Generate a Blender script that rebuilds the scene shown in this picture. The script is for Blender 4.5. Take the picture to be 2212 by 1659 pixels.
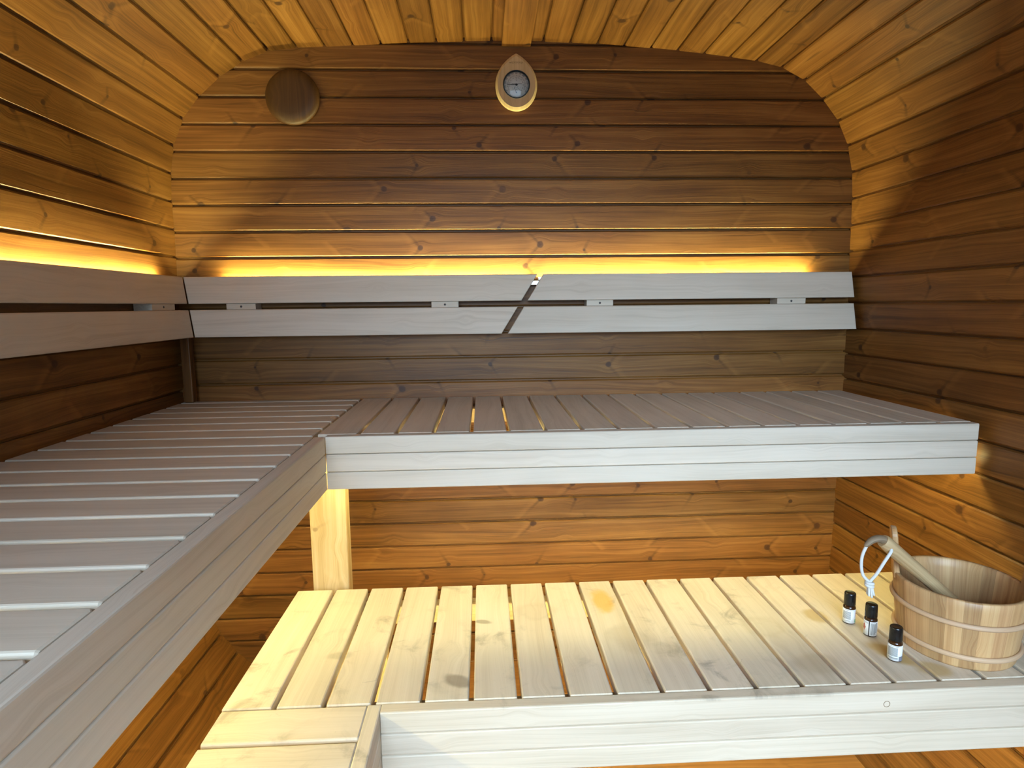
import bpy, bmesh, math, random
from mathutils import Vector, Matrix

for o in list(bpy.data.objects):
    bpy.data.objects.remove(o, do_unlink=True)
sc = bpy.context.scene
col = sc.collection
rnd = random.Random(7)
V = Vector

# ------------------------------------------------------------------ camera
EYE = 1.32                       # phone held 1.32 m above the bottom of the barrel
cam_data = bpy.data.cameras.new('camera')
cam = bpy.data.objects.new('camera', cam_data)
col.objects.link(cam)
right = V((0.99873682, -0.04917726, -0.01031315))
down = V((-0.01658446, -0.12887655, -0.99152196))
fwd = V((0.04743121, 0.99044052, -0.12952934))
m = Matrix((right, -down, -fwd)).transposed().to_4x4()
m.translation = V((0, 0, EYE))
cam.matrix_world = m
cam_data.sensor_fit = 'HORIZONTAL'
cam_data.sensor_width = 36.0
cam_data.lens = 1301.75 / 2212 * 36.0
cam_data.clip_start = 0.02
sc.camera = cam

# ------------------------------------------------------------------ daylight outside the added front opening
world = bpy.data.worlds.new('world')
sc.world = world
world.use_nodes = True
bg = world.node_tree.nodes['Background']
SKY, GROUND = 28.0, 2.6           # sky brightness shaped into a bright patch to steer light through the opening
wn = world.node_tree
def w_math(op, a, b=0.0):
    n_ = wn.nodes.new('ShaderNodeMath'); n_.operation = op
    for k_, q_ in enumerate((a, b)):
        if isinstance(q_, (int, float)): n_.inputs[k_].default_value = q_
        else: wn.links.new(q_, n_.inputs[k_])
    return n_.outputs[0]
def w_step(x_, a, b, o0=0.0, o1=1.0):
    n_ = wn.nodes.new('ShaderNodeMapRange'); n_.interpolation_type = 'SMOOTHSTEP'
    wn.links.new(x_, n_.inputs[0])
    for k_, q_ in zip((1, 2, 3, 4), (a, b, o0, o1)): n_.inputs[k_].default_value = q_
    return n_.outputs[0]
w_tc = wn.nodes.new('ShaderNodeTexCoord')
w_sp = wn.nodes.new('ShaderNodeSeparateXYZ')
wn.links.new(w_tc.outputs['Generated'], w_sp.inputs[0])
w_x, w_y, w_z = w_sp.outputs
w_side = w_math('DIVIDE', w_x, w_math('MAXIMUM', w_math('MULTIPLY', w_y, -1.0), 0.05))
w_az = w_step(w_math('ABSOLUTE', w_math('ADD', w_side, 0.16)), 0.12, 0.40, 1.0, 0.0)
w_el = w_math('MULTIPLY', w_step(w_z, -0.01, 0.12), w_step(w_z, 0.36, 0.65, 1.0, 0.4))
w_pt = w_math('MAXIMUM', w_math('MULTIPLY', w_az, w_el), w_step(w_z, 0.27, 0.50, 0.0, 1.1))
w_f = w_math('ADD', w_math('MULTIPLY', w_pt, SKY - GROUND), GROUND)
wn.links.new(w_f, bg.inputs['Strength'])
bg.inputs['Color'].default_value = (0.55, 0.755, 0.99, 1)
DX0, DX1, DZ0, DZ1, FY = -0.74, 0.98, 0.88, 2.02, -1.00       # unseen opening added in the front wall, sized to shape the daylight
pl_ = bpy.data.lights.new('opening_daylight_portal', 'AREA')
pl_.shape = 'RECTANGLE'
pl_.size, pl_.size_y = DX1 - DX0, DZ1 - DZ0
pl_.cycles.is_portal = True
po = bpy.data.objects.new('opening_daylight_portal', pl_)
col.objects.link(po)
po.location = ((DX0 + DX1) / 2, FY + 0.02, (DZ0 + DZ1) / 2)
po.rotation_euler = V((0, 1, 0)).to_track_quat('-Z', 'Z').to_euler()

vs = sc.view_settings
vs.view_transform = 'Standard'
vs.look = 'None'
vs.exposure = 0.0
vs.gamma = 1.0
vs.use_curve_mapping = False

LED_COL = (1.0, 0.93, 0.42)
LED_BACK, LED_UNDER, LED_LEFT, LED_LOW = 350.0, 66.0, 105.0, 140.0

# ------------------------------------------------------------------ materials
def mat_new(name):
    ma = bpy.data.materials.new(name)
    ma.use_nodes = True
    nt = ma.node_tree
    return ma, nt, nt.nodes['Principled BSDF']

def node(nt, kind, **kw):
    n = nt.nodes.new(kind)
    for k, v in kw.items():
        if k.startswith('i_'):
            n.inputs[k[2:]].default_value = v
        else:
            setattr(n, k, v)
    return n

class G:
    """small helper for writing node maths"""
    def __init__(s, nt): s.nt = nt
    def put(s, sock, x):
        if isinstance(x, (int, float)): sock.default_value = x
        else: s.nt.links.new(x, sock)
    def m(s, op, a, b=0.0, c=0.0, clamp=False):
        n = s.nt.nodes.new('ShaderNodeMath'); n.operation = op; n.use_clamp = clamp
        s.put(n.inputs[0], a); s.put(n.inputs[1], b); s.put(n.inputs[2], c)
        return n.outputs[0]
    def vec(s, x, y, z=0.0):
        n = s.nt.nodes.new('ShaderNodeCombineXYZ')
        for k, q in enumerate((x, y, z)): s.put(n.inputs[k], q)
        return n.outputs[0]
    def noise(s, v, scale=1.0, detail=3.0, rough=0.5, dist=0.0):
        n = s.nt.nodes.new('ShaderNodeTexNoise')
        n.inputs['Scale'].default_value = scale; n.inputs['Detail'].default_value = detail
        n.inputs['Roughness'].default_value = rough; n.inputs['Distortion'].default_value = dist
        s.nt.links.new(v, n.inputs['Vector'])
        return n.outputs[0]
    def smooth(s, x, a, b, o0=0.0, o1=1.0):
        n = s.nt.nodes.new('ShaderNodeMapRange'); n.interpolation_type = 'SMOOTHSTEP'
        s.put(n.inputs[0], x)
        for k, q in zip((1, 2, 3, 4), (a, b, o0, o1)): s.put(n.inputs[k], q)
        return n.outputs[0]
    def lin(s, x, a, b, o0=0.0, o1=1.0):
        n = s.nt.nodes.new('ShaderNodeMapRange')
        s.put(n.inputs[0], x)
        for k, q in zip((1, 2, 3, 4), (a, b, o0, o1)): s.put(n.inputs[k], q)
        return n.outputs[0]
    def mix(s, f, a, b, mode='MIX'):
        n = s.nt.nodes.new('ShaderNodeMix'); n.data_type = 'RGBA'; n.blend_type = mode
        s.put(n.inputs[0], f)
        for k, q in ((6, a), (7, b)):
            if isinstance(q, tuple): n.inputs[k].default_value = (*q, 1)
            else: s.nt.links.new(q, n.inputs[k])
        return n.outputs[2]

def wood(name, dark, mid, light, knots=1.0, grain=1.0, rough=0.5, tone_amt=0.25, spec=0.4,
         knot_col=(0.05, 0.02, 0.008), bump=0.25, stain=None, coarse=1.0, knot_sx=3.1):
    ma, nt, bs = mat_new(name)
    g = G(nt)
    uv = node(nt, 'ShaderNodeUVMap', uv_map='grain')
    sp = node(nt, 'ShaderNodeSeparateXYZ'); nt.links.new(uv.outputs[0], sp.inputs[0])
    u, v = sp.outputs[0], sp.outputs[1]
    tn = node(nt, 'ShaderNodeAttribute', attribute_name='tone').outputs['Fac']
    KX, KY = knot_sx, 10.5
    kv = g.vec(g.m('MULTIPLY', u, KX), g.m('MULTIPLY', v, KY))
    vo = node(nt, 'ShaderNodeTexVoronoi', voronoi_dimensions='2D', i_Scale=1.0, i_Randomness=0.85)
    nt.links.new(kv, vo.inputs['Vector'])
    dv = node(nt, 'ShaderNodeVectorMath', operation='SUBTRACT')
    nt.links.new(kv, dv.inputs[0]); nt.links.new(vo.outputs['Position'], dv.inputs[1])
    ds = node(nt, 'ShaderNodeSeparateXYZ'); nt.links.new(dv.outputs[0], ds.inputs[0])
    dx = g.m('DIVIDE', ds.outputs[0], KX); dy = g.m('DIVIDE', ds.outputs[1], KY)
    rc = node(nt, 'ShaderNodeSeparateColor'); nt.links.new(vo.outputs['Color'], rc.inputs[0])
    r1, r2, r3_ = rc.outputs[0], rc.outputs[1], rc.outputs[2]
    wob = g.m('MULTIPLY', g.m('SUBTRACT', g.noise(g.vec(u, v), 55, 2), 0.5), 0.008)
    rr = g.m('ADD', g.m('SQRT', g.m('ADD', g.m('MULTIPLY', dx, dx), g.m('MULTIPLY', dy, dy))), wob)
    near = g.smooth(rr, 0.0, 0.045, 1.0, 0.0)
    # grain lines bend round the knots and drift slowly along the board
    drift = g.m('MULTIPLY', g.m('SUBTRACT', g.noise(g.vec(g.m('MULTIPLY', u, 1.6), g.m('MULTIPLY', v, 7)), 1, 2), 0.5), 0.05 * coarse)
    v2 = g.m('ADD', g.m('SUBTRACT', v, g.m('MULTIPLY', g.m('MULTIPLY', dy, near), 0.75)), drift)
    fine = g.noise(g.vec(g.m('MULTIPLY', u, 5), g.m('MULTIPLY', v2, 420)), 1, 3, 0.6)
    ring = g.noise(g.vec(g.m('MULTIPLY', u, 1.2), g.m('MULTIPLY', v2, 95)), 1, 2, 0.5)
    broad = g.noise(g.vec(g.m('MULTIPLY', u, 2.2), g.m('MULTIPLY', v2, 24)), 1, 2, 0.5)
    blot = g.noise(g.vec(g.m('MULTIPLY', u, 4), g.m('MULTIPLY', v, 9)), 1, 3, 0.5)
    t = g.m('ADD', g.m('MULTIPLY', fine, 0.46 * grain), g.m('ADD', g.m('MULTIPLY', ring, 0.54 * grain), g.m('ADD', g.m('MULTIPLY', broad, 0.40), g.m('MULTIPLY', blot, 0.30))))
    t = g.m('ADD', t, 0.5 - 0.5 * (1.0 * grain + 0.70))
    ramp = node(nt, 'ShaderNodeValToRGB')
    e = ramp.color_ramp.elements
    e[0].position, e[0].color = 0.30, (*dark, 1)
    e[1].position, e[1].color = 0.70, (*light, 1)
    x = e.new(0.5); x.color = (*mid, 1)
    nt.links.new(t, ramp.inputs[0])
    c = ramp.outputs[0]
    if knots:
        # pale flare and dark V shaped wings beside a knot, then the knot itself
        sgn = g.m('SIGN', g.m('SUBTRACT', r3_, 0.5))
        ady = g.m('ABSOLUTE', dy)
        wx = g.m('SUBTRACT', g.m('MULTIPLY', dx, sgn), g.m('MULTIPLY', ady, g.m('ADD', 0.35, g.m('MULTIPLY', r1, 0.7))))
        wx = g.m('ADD', wx, wob)
        wing = g.m('MULTIPLY', g.smooth(g.m('ABSOLUTE', wx), 0.001, 0.0085, 1, 0), g.smooth(ady, 0.0, 0.05, 1.0, 0.15))
        wing = g.m('MULTIPLY', wing, g.smooth(r2, 0.25, 0.45))
        fl = g.m('MULTIPLY', g.smooth(g.m('SUBTRACT', wx, 0.016), 0.0, 0.022, 1, 0), g.smooth(wx, 0.004, 0.014))
        fl = g.m('MULTIPLY', fl, g.smooth(r1, 0.4, 0.7))
        c = g.mix(g.m('MULTIPLY', fl, 0.20 * knots), c, tuple(min(1, q * 1.35) for q in light))
        c = g.mix(g.m('MULTIPLY', wing, 0.50 * knots), c, tuple(q * 0.55 for q in dark))
        kr = g.m('ADD', 0.003, g.m('MULTIPLY', r1, 0.0085))
        core = g.m('MULTIPLY', g.smooth(g.m('DIVIDE', rr, kr), 0.75, 1.25, 1, 0), g.smooth(r2, 0.30, 0.36))
        c = g.mix(g.m('MULTIPLY', core, 0.80 * knots), c, knot_col)
        # drying cracks along the boards
        ck = g.noise(g.vec(g.m('MULTIPLY', u, 2.6), g.m('MULTIPLY', v2, 60)), 1, 2)
        ckm = g.m('MULTIPLY', g.smooth(ck, 0.70, 0.75), 0.5 * knots)
        c = g.mix(ckm, c, tuple(q * 0.4 for q in dark))
    # board to board difference in tone
    k = g.lin(tn, 0, 1, 1 - tone_amt, 1 + tone_amt)
    kk = g.vec(k, k, k)
    c = g.mix(1.0, c, kk, 'MULTIPLY')
    hue = node(nt, 'ShaderNodeHueSaturation')
    g.put(hue.inputs['Hue'], g.m('ADD', 0.5, g.m('MULTIPLY', g.m('SUBTRACT', g.m('FRACT', g.m('MULTIPLY', tn, 7.3)), 0.5), 0.006)))
    nt.links.new(c, hue.inputs['Color'])
    c = hue.outputs[0]
    if stain:
        c = stain(nt, g, c)
    nt.links.new(c, bs.inputs['Base Color'])
    bs.inputs['Roughness'].default_value = rough
    bs.inputs['Specular IOR Level'].default_value = spec
    if bump:
        bm_ = node(nt, 'ShaderNodeBump', i_Strength=bump, i_Distance=0.0015)
        nt.links.new(g.m('ADD', fine, g.m('MULTIPLY', ring, 0.7)), bm_.inputs['Height'])
        nt.links.new(bm_.outputs[0], bs.inputs['Normal'])
    return ma

def use_stains(nt, g, c):
    """grey scuffs and spilled oil on the foot bench"""
    geo = node(nt, 'ShaderNodeNewGeometry')
    s = node(nt, 'ShaderNodeSeparateXYZ'); nt.links.new(geo.outputs['Position'], s.inputs[0])
    x, y, z = s.outputs
    top = g.smooth(z, EYE - 0.705, EYE - 0.699)
    p2 = g.vec(x, y)
    a = g.noise(p2, 13, 5, 0.62, 0.6); b = g.noise(p2, 3.2, 2, 0.5)
    sm = g.m('MULTIPLY', g.smooth(a, 0.52, 0.74), g.smooth(b, 0.36, 0.62))
    c = g.mix(g.m('MULTIPLY', g.m('MULTIPLY', sm, 0.60), top), c, (0.17, 0.145, 0.11))
    cu = g.noise(g.vec(g.m('ADD', x, 3.7), y), 48, 3, 0.5, 1.5)
    c = g.mix(g.m('MULTIPLY', g.m('MULTIPLY', g.smooth(cu, 0.70, 0.78), 0.22), top), c, (0.10, 0.08, 0.06))
    def blob(px, py, rx, ry, colr, amt, c, ang=0.0, hole=None):
        ca, sa = math.cos(ang), math.sin(ang)
        dx = g.m('SUBTRACT', x, px); dy = g.m('SUBTRACT', y, py)
        ax = g.m('DIVIDE', g.m('ADD', g.m('MULTIPLY', dx, ca), g.m('MULTIPLY', dy, sa)), rx)
        ay = g.m('DIVIDE', g.m('SUBTRACT', g.m('MULTIPLY', dy, ca), g.m('MULTIPLY', dx, sa)), ry)
        r = g.m('ADD', g.m('SQRT', g.m('ADD', g.m('MULTIPLY', ax, ax), g.m('MULTIPLY', ay, ay))), g.m('MULTIPLY', g.m('SUBTRACT', g.noise(p2, 22, 3), 0.5), 0.9))
        mk = g.m('MULTIPLY', g.smooth(r, 0.55, 1.1, 1, 0), top)
        if hole is not None:
            mk = g.m('MULTIPLY', mk, g.smooth(r, hole * 0.6, hole, 0.35, 1))
        return g.mix(g.m('MULTIPLY', mk, amt), c, colr)
    c = blob(0.272, 1.335, 0.028, 0.06, (0.60, 0.33, 0.05), 0.75, c)          # yellow oil spot
    c = blob(0.735, 1.235, 0.030, 0.035, (0.40, 0.25, 0.06), 0.65, c)          # ring of oil beside the first bottle
    c = blob(0.805, 1.085, 0.028, 0.055, (0.42, 0.26, 0.06), 0.75, c, 0.5)     # oil between the bottles
    c = blob(0.845, 1.030, 0.035, 0.03, (0.42, 0.27, 0.08), 0.65, c)
    c = blob(0.600, 1.200, 0.050, 0.050, (0.42, 0.33, 0.20), 0.40, c, 0, 0.8)
    c = blob(0.640, 1.060, 0.050, 0.045, (0.40, 0.31, 0.19), 0.45, c)
    c = blob(-0.010, 1.262, 0.022, 0.010, (0.17, 0.14, 0.09), 0.60, c, -0.2)
    c = blob(-0.055, 1.050, 0.034, 0.020, (0.20, 0.16, 0.11), 0.65, c, -0.6)
    c = blob(-0.300, 1.150, 0.030, 0.016, (0.25, 0.21, 0.14), 0.45, c)
    c = blob(0.110, 1.300, 0.050, 0.040, (0.35, 0.28, 0.19), 0.40, c, 0, 0.85)
    c = blob(0.300, 1.180, 0.050, 0.060, (0.33, 0.26, 0.18), 0.35, c)
    return c

THERMO = wood('heat_treated_pine', (0.098, 0.038, 0.0075), (0.182, 0.0755, 0.0150), (0.262, 0.121, 0.030), rough=0.44, spec=0.30, tone_amt=0.18)
ASPEN = wood('pale_aspen', (0.54, 0.455, 0.345), (0.645, 0.56, 0.44), (0.70, 0.615, 0.495), knots=0, grain=0.75, rough=0.55, tone_amt=0.055, bump=0.10, coarse=1.5)
ASPEN_FOOT = wood('used_aspen', (0.49, 0.40, 0.288), (0.59, 0.495, 0.37), (0.65, 0.555, 0.43), knots=0, grain=0.75, rough=0.55, tone_amt=0.05, bump=0.10, stain=use_stains)
PINE = wood('raw_pine', (0.46, 0.30, 0.12), (0.60, 0.43, 0.215), (0.68, 0.52, 0.29), knots=0.5, rough=0.6, tone_amt=0.05, coarse=0.5, knot_col=(0.2, 0.11, 0.04))
DECK = wood('floor_pine', (0.15, 0.062, 0.014), (0.23, 0.10, 0.026), (0.30, 0.14, 0.040), knots=0.6, rough=0.5, tone_amt=0.1)
BUCKET = wood('bucket_wood', (0.35, 0.185, 0.078), (0.475, 0.285, 0.128), (0.57, 0.375, 0.185), knots=0.15, rough=0.42, tone_amt=0.19, coarse=0.6, bump=0.08)
HOOP = wood('hoop_wood', (0.47, 0.30, 0.175), (0.53, 0.355, 0.215), (0.58, 0.41, 0.26), knots=0, rough=0.5, tone_amt=0.03, bump=0.05)
LADLE = wood('ladle_wood', (0.26, 0.155, 0.07), (0.42, 0.285, 0.14), (0.52, 0.37, 0.20), knots=0.25, rough=0.5, tone_amt=0.05)
WEATHERED = wood('weathered_ladle_wood', (0.14, 0.095, 0.055), (0.23, 0.165, 0.10), (0.32, 0.24, 0.15), knots=0, rough=0.6, tone_amt=0.02)
DIALWOOD = wood('thermometer_wood', (0.50, 0.34, 0.15), (0.62, 0.45, 0.225), (0.68, 0.51, 0.27), knots=0, grain=0.9, rough=0.5, tone_amt=0.02)
VENT = wood('vent_wood', (0.045, 0.018, 0.004), (0.070, 0.030, 0.007), (0.095, 0.042, 0.011), knots=0, rough=0.5, tone_amt=0.02)

def plain(name, c, rough=0.5, metal=0.0, spec=0.5, **kw):
    ma, nt, bs = mat_new(name)
    g = G(nt)
    geo = node(nt, 'ShaderNodeTexCoord')
    n = g.noise(geo.outputs['Object'], 120, 2)
    k = g.lin(n, 0, 1, 0.94, 1.06)
    cc = g.mix(1.0, tuple(c), g.vec(k, k, k), 'MULTIPLY')
    nt.links.new(cc, bs.inputs['Base Color'])
    bs.inputs['Roughness'].default_value = rough
    bs.inputs['Metallic'].default_value = metal
    bs.inputs['Specular IOR Level'].default_value = spec
    for k_, v_ in kw.items(): bs.inputs[k_].default_value = v_
    return ma

BLACK = plain('black_plastic', (0.006, 0.006, 0.006), 0.22)
AMBER = plain('amber_glass', (0.035, 0.012, 0.004), 0.08)
PAPER = plain('label_paper', (0.74, 0.76, 0.76), 0.45)
GREYINK = plain('grey_ink', (0.27, 0.28, 0.27), 0.5)
INK = plain('black_ink', (0.02, 0.02, 0.022), 0.5)
REDINK = plain('red_ink', (0.42, 0.13, 0.09), 0.5)
GREENINK = plain('green_ink', (0.20, 0.42, 0.25), 0.5)
PINKINK = plain('pink_ink', (0.65, 0.40, 0.45), 0.5)
DARKINK = plain('slate_ink', (0.16, 0.16, 0.19), 0.5)
DIAL = plain('dial_face', (0.80, 0.80, 0.72), 0.5)
STEEL = plain('steel', (0.55, 0.54, 0.50), 0.35, 1.0)
DARKSTEEL = plain('dark_steel', (0.10, 0.10, 0.10), 0.45, 0.8)
CORD = plain('cotton_cord', (0.58, 0.58, 0.55), 0.9)
BURN = plain('branded_mark', (0.33, 0.22, 0.09), 0.6)
glass, nt_, bs_ = mat_new('dial_glass')
nt_.nodes.remove(bs_)
g_t = node(nt_, 'ShaderNodeBsdfTransparent'); g_g = node(nt_, 'ShaderNodeBsdfGlossy', i_Roughness=0.03)
g_f = node(nt_, 'ShaderNodeFresnel', i_IOR=1.5); g_m = node(nt_, 'ShaderNodeMixShader')
nt_.links.new(g_f.outputs[0], g_m.inputs[0]); nt_.links.new(g_t.outputs[0], g_m.inputs[1]); nt_.links.new(g_g.outputs[0], g_m.inputs[2])
nt_.links.new(g_m.outputs[0], nt_.nodes['Material Output'].inputs['Surface'])
GLASS = glass

def led_mat(name, strength):
    ma, nt, bs = mat_new(name)
    bs.inputs['Base Color'].default_value = (0.8, 0.75, 0.6, 1)
    bs.inputs['Emission Color'].default_value = (*LED_COL, 1)
    bs.inputs['Emission Strength'].default_value = strength
    return ma
LEDS = led_mat('led_under_left_bench', LED_LEFT)
LEDB, LEDU, LEDL = led_mat('led_behind_backrest', LED_BACK), led_mat('led_under_bench', LED_UNDER), led_mat('led_under_foot_bench', LED_LOW)

# ------------------------------------------------------------------ mesh helpers
class MB:
    def __init__(s): s.v, s.f, s.uv, s.tone, s.sm = [], [], [], [], []
    def face(s, pts, uvs, tone, smooth=False):
        b = len(s.v); s.v += [tuple(p) for p in pts]
        s.f.append(list(range(b, b + len(pts)))); s.uv.append(uvs); s.tone.append(tone); s.sm.append(smooth)
    def sweep(s, rings, closed=True, caps=True, smooth=False, tone=None, uo=None, lens=None, along=True):
        """rings: list of point lists with the same count; grain runs from ring to ring"""
        tone = rnd.random() if tone is None else tone
        uo = (rnd.uniform(0, 60), rnd.uniform(0, 60)) if uo is None else uo
        n = len(rings[0]); b = len(s.v)
        for r in rings: s.v += [tuple(p) for p in r]
        per = [0.0]
        big = max(rings, key=lambda r: (V(r[0]) - V(r[n // 2])).length)
        for i in range(n): per.append(per[-1] + (V(big[(i + 1) % n]) - V(big[i])).length)
        us = [0.0]
        for a, c in zip(rings, rings[1:]):
            ca = sum((V(p) for p in a), V()) / n; cc = sum((V(p) for p in c), V()) / n
            us.append(us[-1] + (cc - ca).length)
        for k in range(len(rings) - 1):
            for i in range(n if closed else n - 1):
                j = (i + 1) % n
                s.f.append([b + k * n + i, b + k * n + j, b + (k + 1) * n + j, b + (k + 1) * n + i])
                q = [(us[k], per[i]), (us[k], per[i + 1]), (us[k + 1], per[i + 1]), (us[k + 1], per[i])]
                if not along: q = [(y, x) for x, y in q]
                s.uv.append([(x + uo[0], y + uo[1]) for x, y in q])
                s.tone.append(tone); s.sm.append(smooth)
        if caps and closed:
            for k, rev in ((0, True), (len(rings) - 1, False)):
                idx = [b + k * n + i for i in range(n)]
                if rev: idx = idx[::-1]
                s.f.append(idx)
                c = sum((V(p) for p in rings[k]), V()) / n
                s.uv.append([(uo[0] + (V(s.v[i]) - c).length * 0.3, uo[1] + per[(i - b) % n]) for i in idx])
                s.tone.append(tone); s.sm.append(False)
    def plank(s, o, L, W, N, length, width, thick, r=0.003, er=0.002, tone=None, uo=None, seg=2):
        """board: o = corner; L, W, N unit axes; rounded long edges"""
        o, L, W, N = V(o), V(L), V(W), V(N)
        def prof(ins):
            pts = []
            a, b = width - ins, thick - ins
            for cx, cy, a0 in ((a - r, b - r, 0), (ins + r, b - r, 90), (ins + r, ins + r, 180), (a - r, ins + r, 270)):
                for k in range(seg + 1):
                    t = math.radians(a0 + 90 * k / seg)
                    pts.append((cx + r * math.cos(t), cy + r * math.sin(t)))
            return pts
        rings = []
        for at, ins in ((0, er), (er, 0), (length - er, 0), (length, er)):
            rings.append([o + L * at + W * x + N * y for x, y in prof(ins)])
        s.sweep(rings, tone=tone, uo=uo)
    def box(s, lo, hi, tone=0.5):
        x0, y0, z0 = lo; x1, y1, z1 = hi
        d = (x1 - x0, y1 - y0, z1 - z0); k = d.index(max(d))
        ax = [V((1, 0, 0)), V((0, 1, 0)), V((0, 0, 1))]
        L = ax[k]; W = ax[(k + 1) % 3]; N = ax[(k + 2) % 3]
        mn = min(d) * 0.12
        s.plank(lo, L, W, N, d[k], d[(k + 1) % 3], d[(k + 2) % 3], r=min(mn, 0.003), er=min(mn, 0.002), tone=tone)
    def lathe(s, prof, seg=48, o=(0, 0, 0), ax=None, tones=None, smooth=True, cap=False):
        """prof: (radius, height) list; ax: (X, Y, Z) axes"""
        o = V(o); X, Y, Z = [V(a) for a in (ax or ((1, 0, 0), (0, 1, 0), (0, 0, 1)))]
        uo = (rnd.uniform(0, 60), rnd.uniform(0, 60))
        b = len(s.v); n = seg
        for r, h in prof:
            for i in range(n):
                t = 2 * math.pi * i / n
                s.v.append(tuple(o + X * (r * math.cos(t)) + Y * (r * math.sin(t)) + Z * h))
        d = [0.0]
        for p, q in zip(prof, prof[1:]): d.append(d[-1] + math.hypot(q[0] - p[0], q[1] - p[1]))
        R = max(p[0] for p in prof)
        for k in range(len(prof) - 1):
            for i in range(n):
                j = (i + 1) % n
                s.f.append([b + k * n + i, b + k * n + j, b + (k + 1) * n + j, b + (k + 1) * n + i])
                a0, a1 = 2 * math.pi * R * i / n, 2 * math.pi * R * (i + 1) / n
                s.uv.append([(uo[0] + d[k], uo[1] + a0), (uo[0] + d[k], uo[1] + a1), (uo[0] + d[k + 1], uo[1] + a1), (uo[0] + d[k + 1], uo[1] + a0)])
                s.tone.append(tones[i] if tones else 0.5); s.sm.append(smooth)
    def build(s, name, material, parent=None, loc=None, weld=False):
        me = bpy.data.meshes.new(name)
        off = V(loc) if loc is not None else V()
        if parent is not None: off = off + world_loc(parent)
        me.from_pydata([tuple(V(p) - off) for p in s.v], [], s.f)
        ul = me.uv_layers.new(name='grain')
        k = 0
        flat = []
        for q in s.uv:
            for w in q: flat += [w[0], w[1]]
        ul.data.foreach_set('uv', flat)
        at = me.attributes.new('tone', 'FLOAT', 'FACE')
        at.data.foreach_set('value', s.tone)
        me.polygons.foreach_set('use_smooth', s.sm)
        me.update()
        bm = bmesh.new(); bm.from_mesh(me)
        bmesh.ops.remove_doubles(bm, verts=bm.verts, dist=1e-6)
        bmesh.ops.recalc_face_normals(bm, faces=bm.faces)
        bm.to_mesh(me); bm.free()
        me.materials.append(material)
        o = bpy.data.objects.new(name, me)
        col.objects.link(o)
        if parent is not None:
            o.parent = parent
            if loc is not None: o.location = loc
        elif loc is not None:
            o.location = loc
        return o

def world_loc(o):
    p = V()
    while o is not None:
        p = p + V(o.location); o = o.parent
    return p

def thing(name, loc, label, cat, group=None):
    o = bpy.data.objects.new(name, None)
    o.empty_display_size = 0.05
    col.objects.link(o); o.location = loc
    o['label'] = label; o['category'] = cat
    if group: o['group'] = group
    return o
def struct(o):
    o['kind'] = 'structure'; return o
def lab(o, t):
    o['label'] = t; return o
def led(parent, p0, p1, material, sx=0.004, sz=0.004, upward=False):
    mb = MB(); a, b = V(p0), V(p1)
    mb.box((min(a.x, b.x) - (sx if a.x == b.x else 0), min(a.y, b.y) - (sx if a.y == b.y else 0), a.z - sz),
           (max(a.x, b.x) + (sx if a.x == b.x else 0), max(a.y, b.y) + (sx if a.y == b.y else 0), a.z + sz))
    o = mb.build('led_strip', material, parent)
    if upward:                      # the diodes sit on the top side of a metal strip
        o.data.materials.append(STEEL)
        for p in o.data.polygons: p.material_index = 0 if p.normal.z > 0.9 else 1
    return lab(o, 'warm glowing light strip')
def tube(mb, pts, rad, n=10, sub=6, flat=None, tone=0.5):
    """smooth round rod through points; rad: number or list; flat: (axis, factor list)"""
    P = [V(p) for p in pts]; R = rad if isinstance(rad, list) else [rad] * len(P)
    Q, RR = [], []
    for i in range(len(P) - 1):
        p0, p1, p2, p3 = P[max(i - 1, 0)], P[i], P[i + 1], P[min(i + 2, len(P) - 1)]
        for k in range(sub):
            t = k / sub
            Q.append(0.5 * ((2 * p1) + (p2 - p0) * t + (2 * p0 - 5 * p1 + 4 * p2 - p3) * t * t + (3 * p1 - p0 - 3 * p2 + p3) * t ** 3))
            RR.append(R[i] * (1 - t) + R[i + 1] * t)
    Q.append(P[-1]); RR.append(R[-1])
    rings = []; up = None
    for i, q in enumerate(Q):
        d = (Q[min(i + 1, len(Q) - 1)] - Q[max(i - 1, 0)]).normalized()
        if up is None: up = d.orthogonal().normalized()
        up = (up - d * up.dot(d)).normalized()
        w = d.cross(up)
        ring = []
        for k in range(n):
            a = 2 * math.pi * k / n
            off = up * math.cos(a) * RR[i] + w * math.sin(a) * RR[i]
            if flat:
                ax = V(flat[0]); f = flat[1] if not callable(flat[1]) else flat[1](i / (len(Q) - 1))
                off = off + ax * off.dot(ax) * (f - 1)
            ring.append(q + off)
        rings.append(ring)
    mb.sweep(rings, smooth=True, tone=tone)

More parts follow.
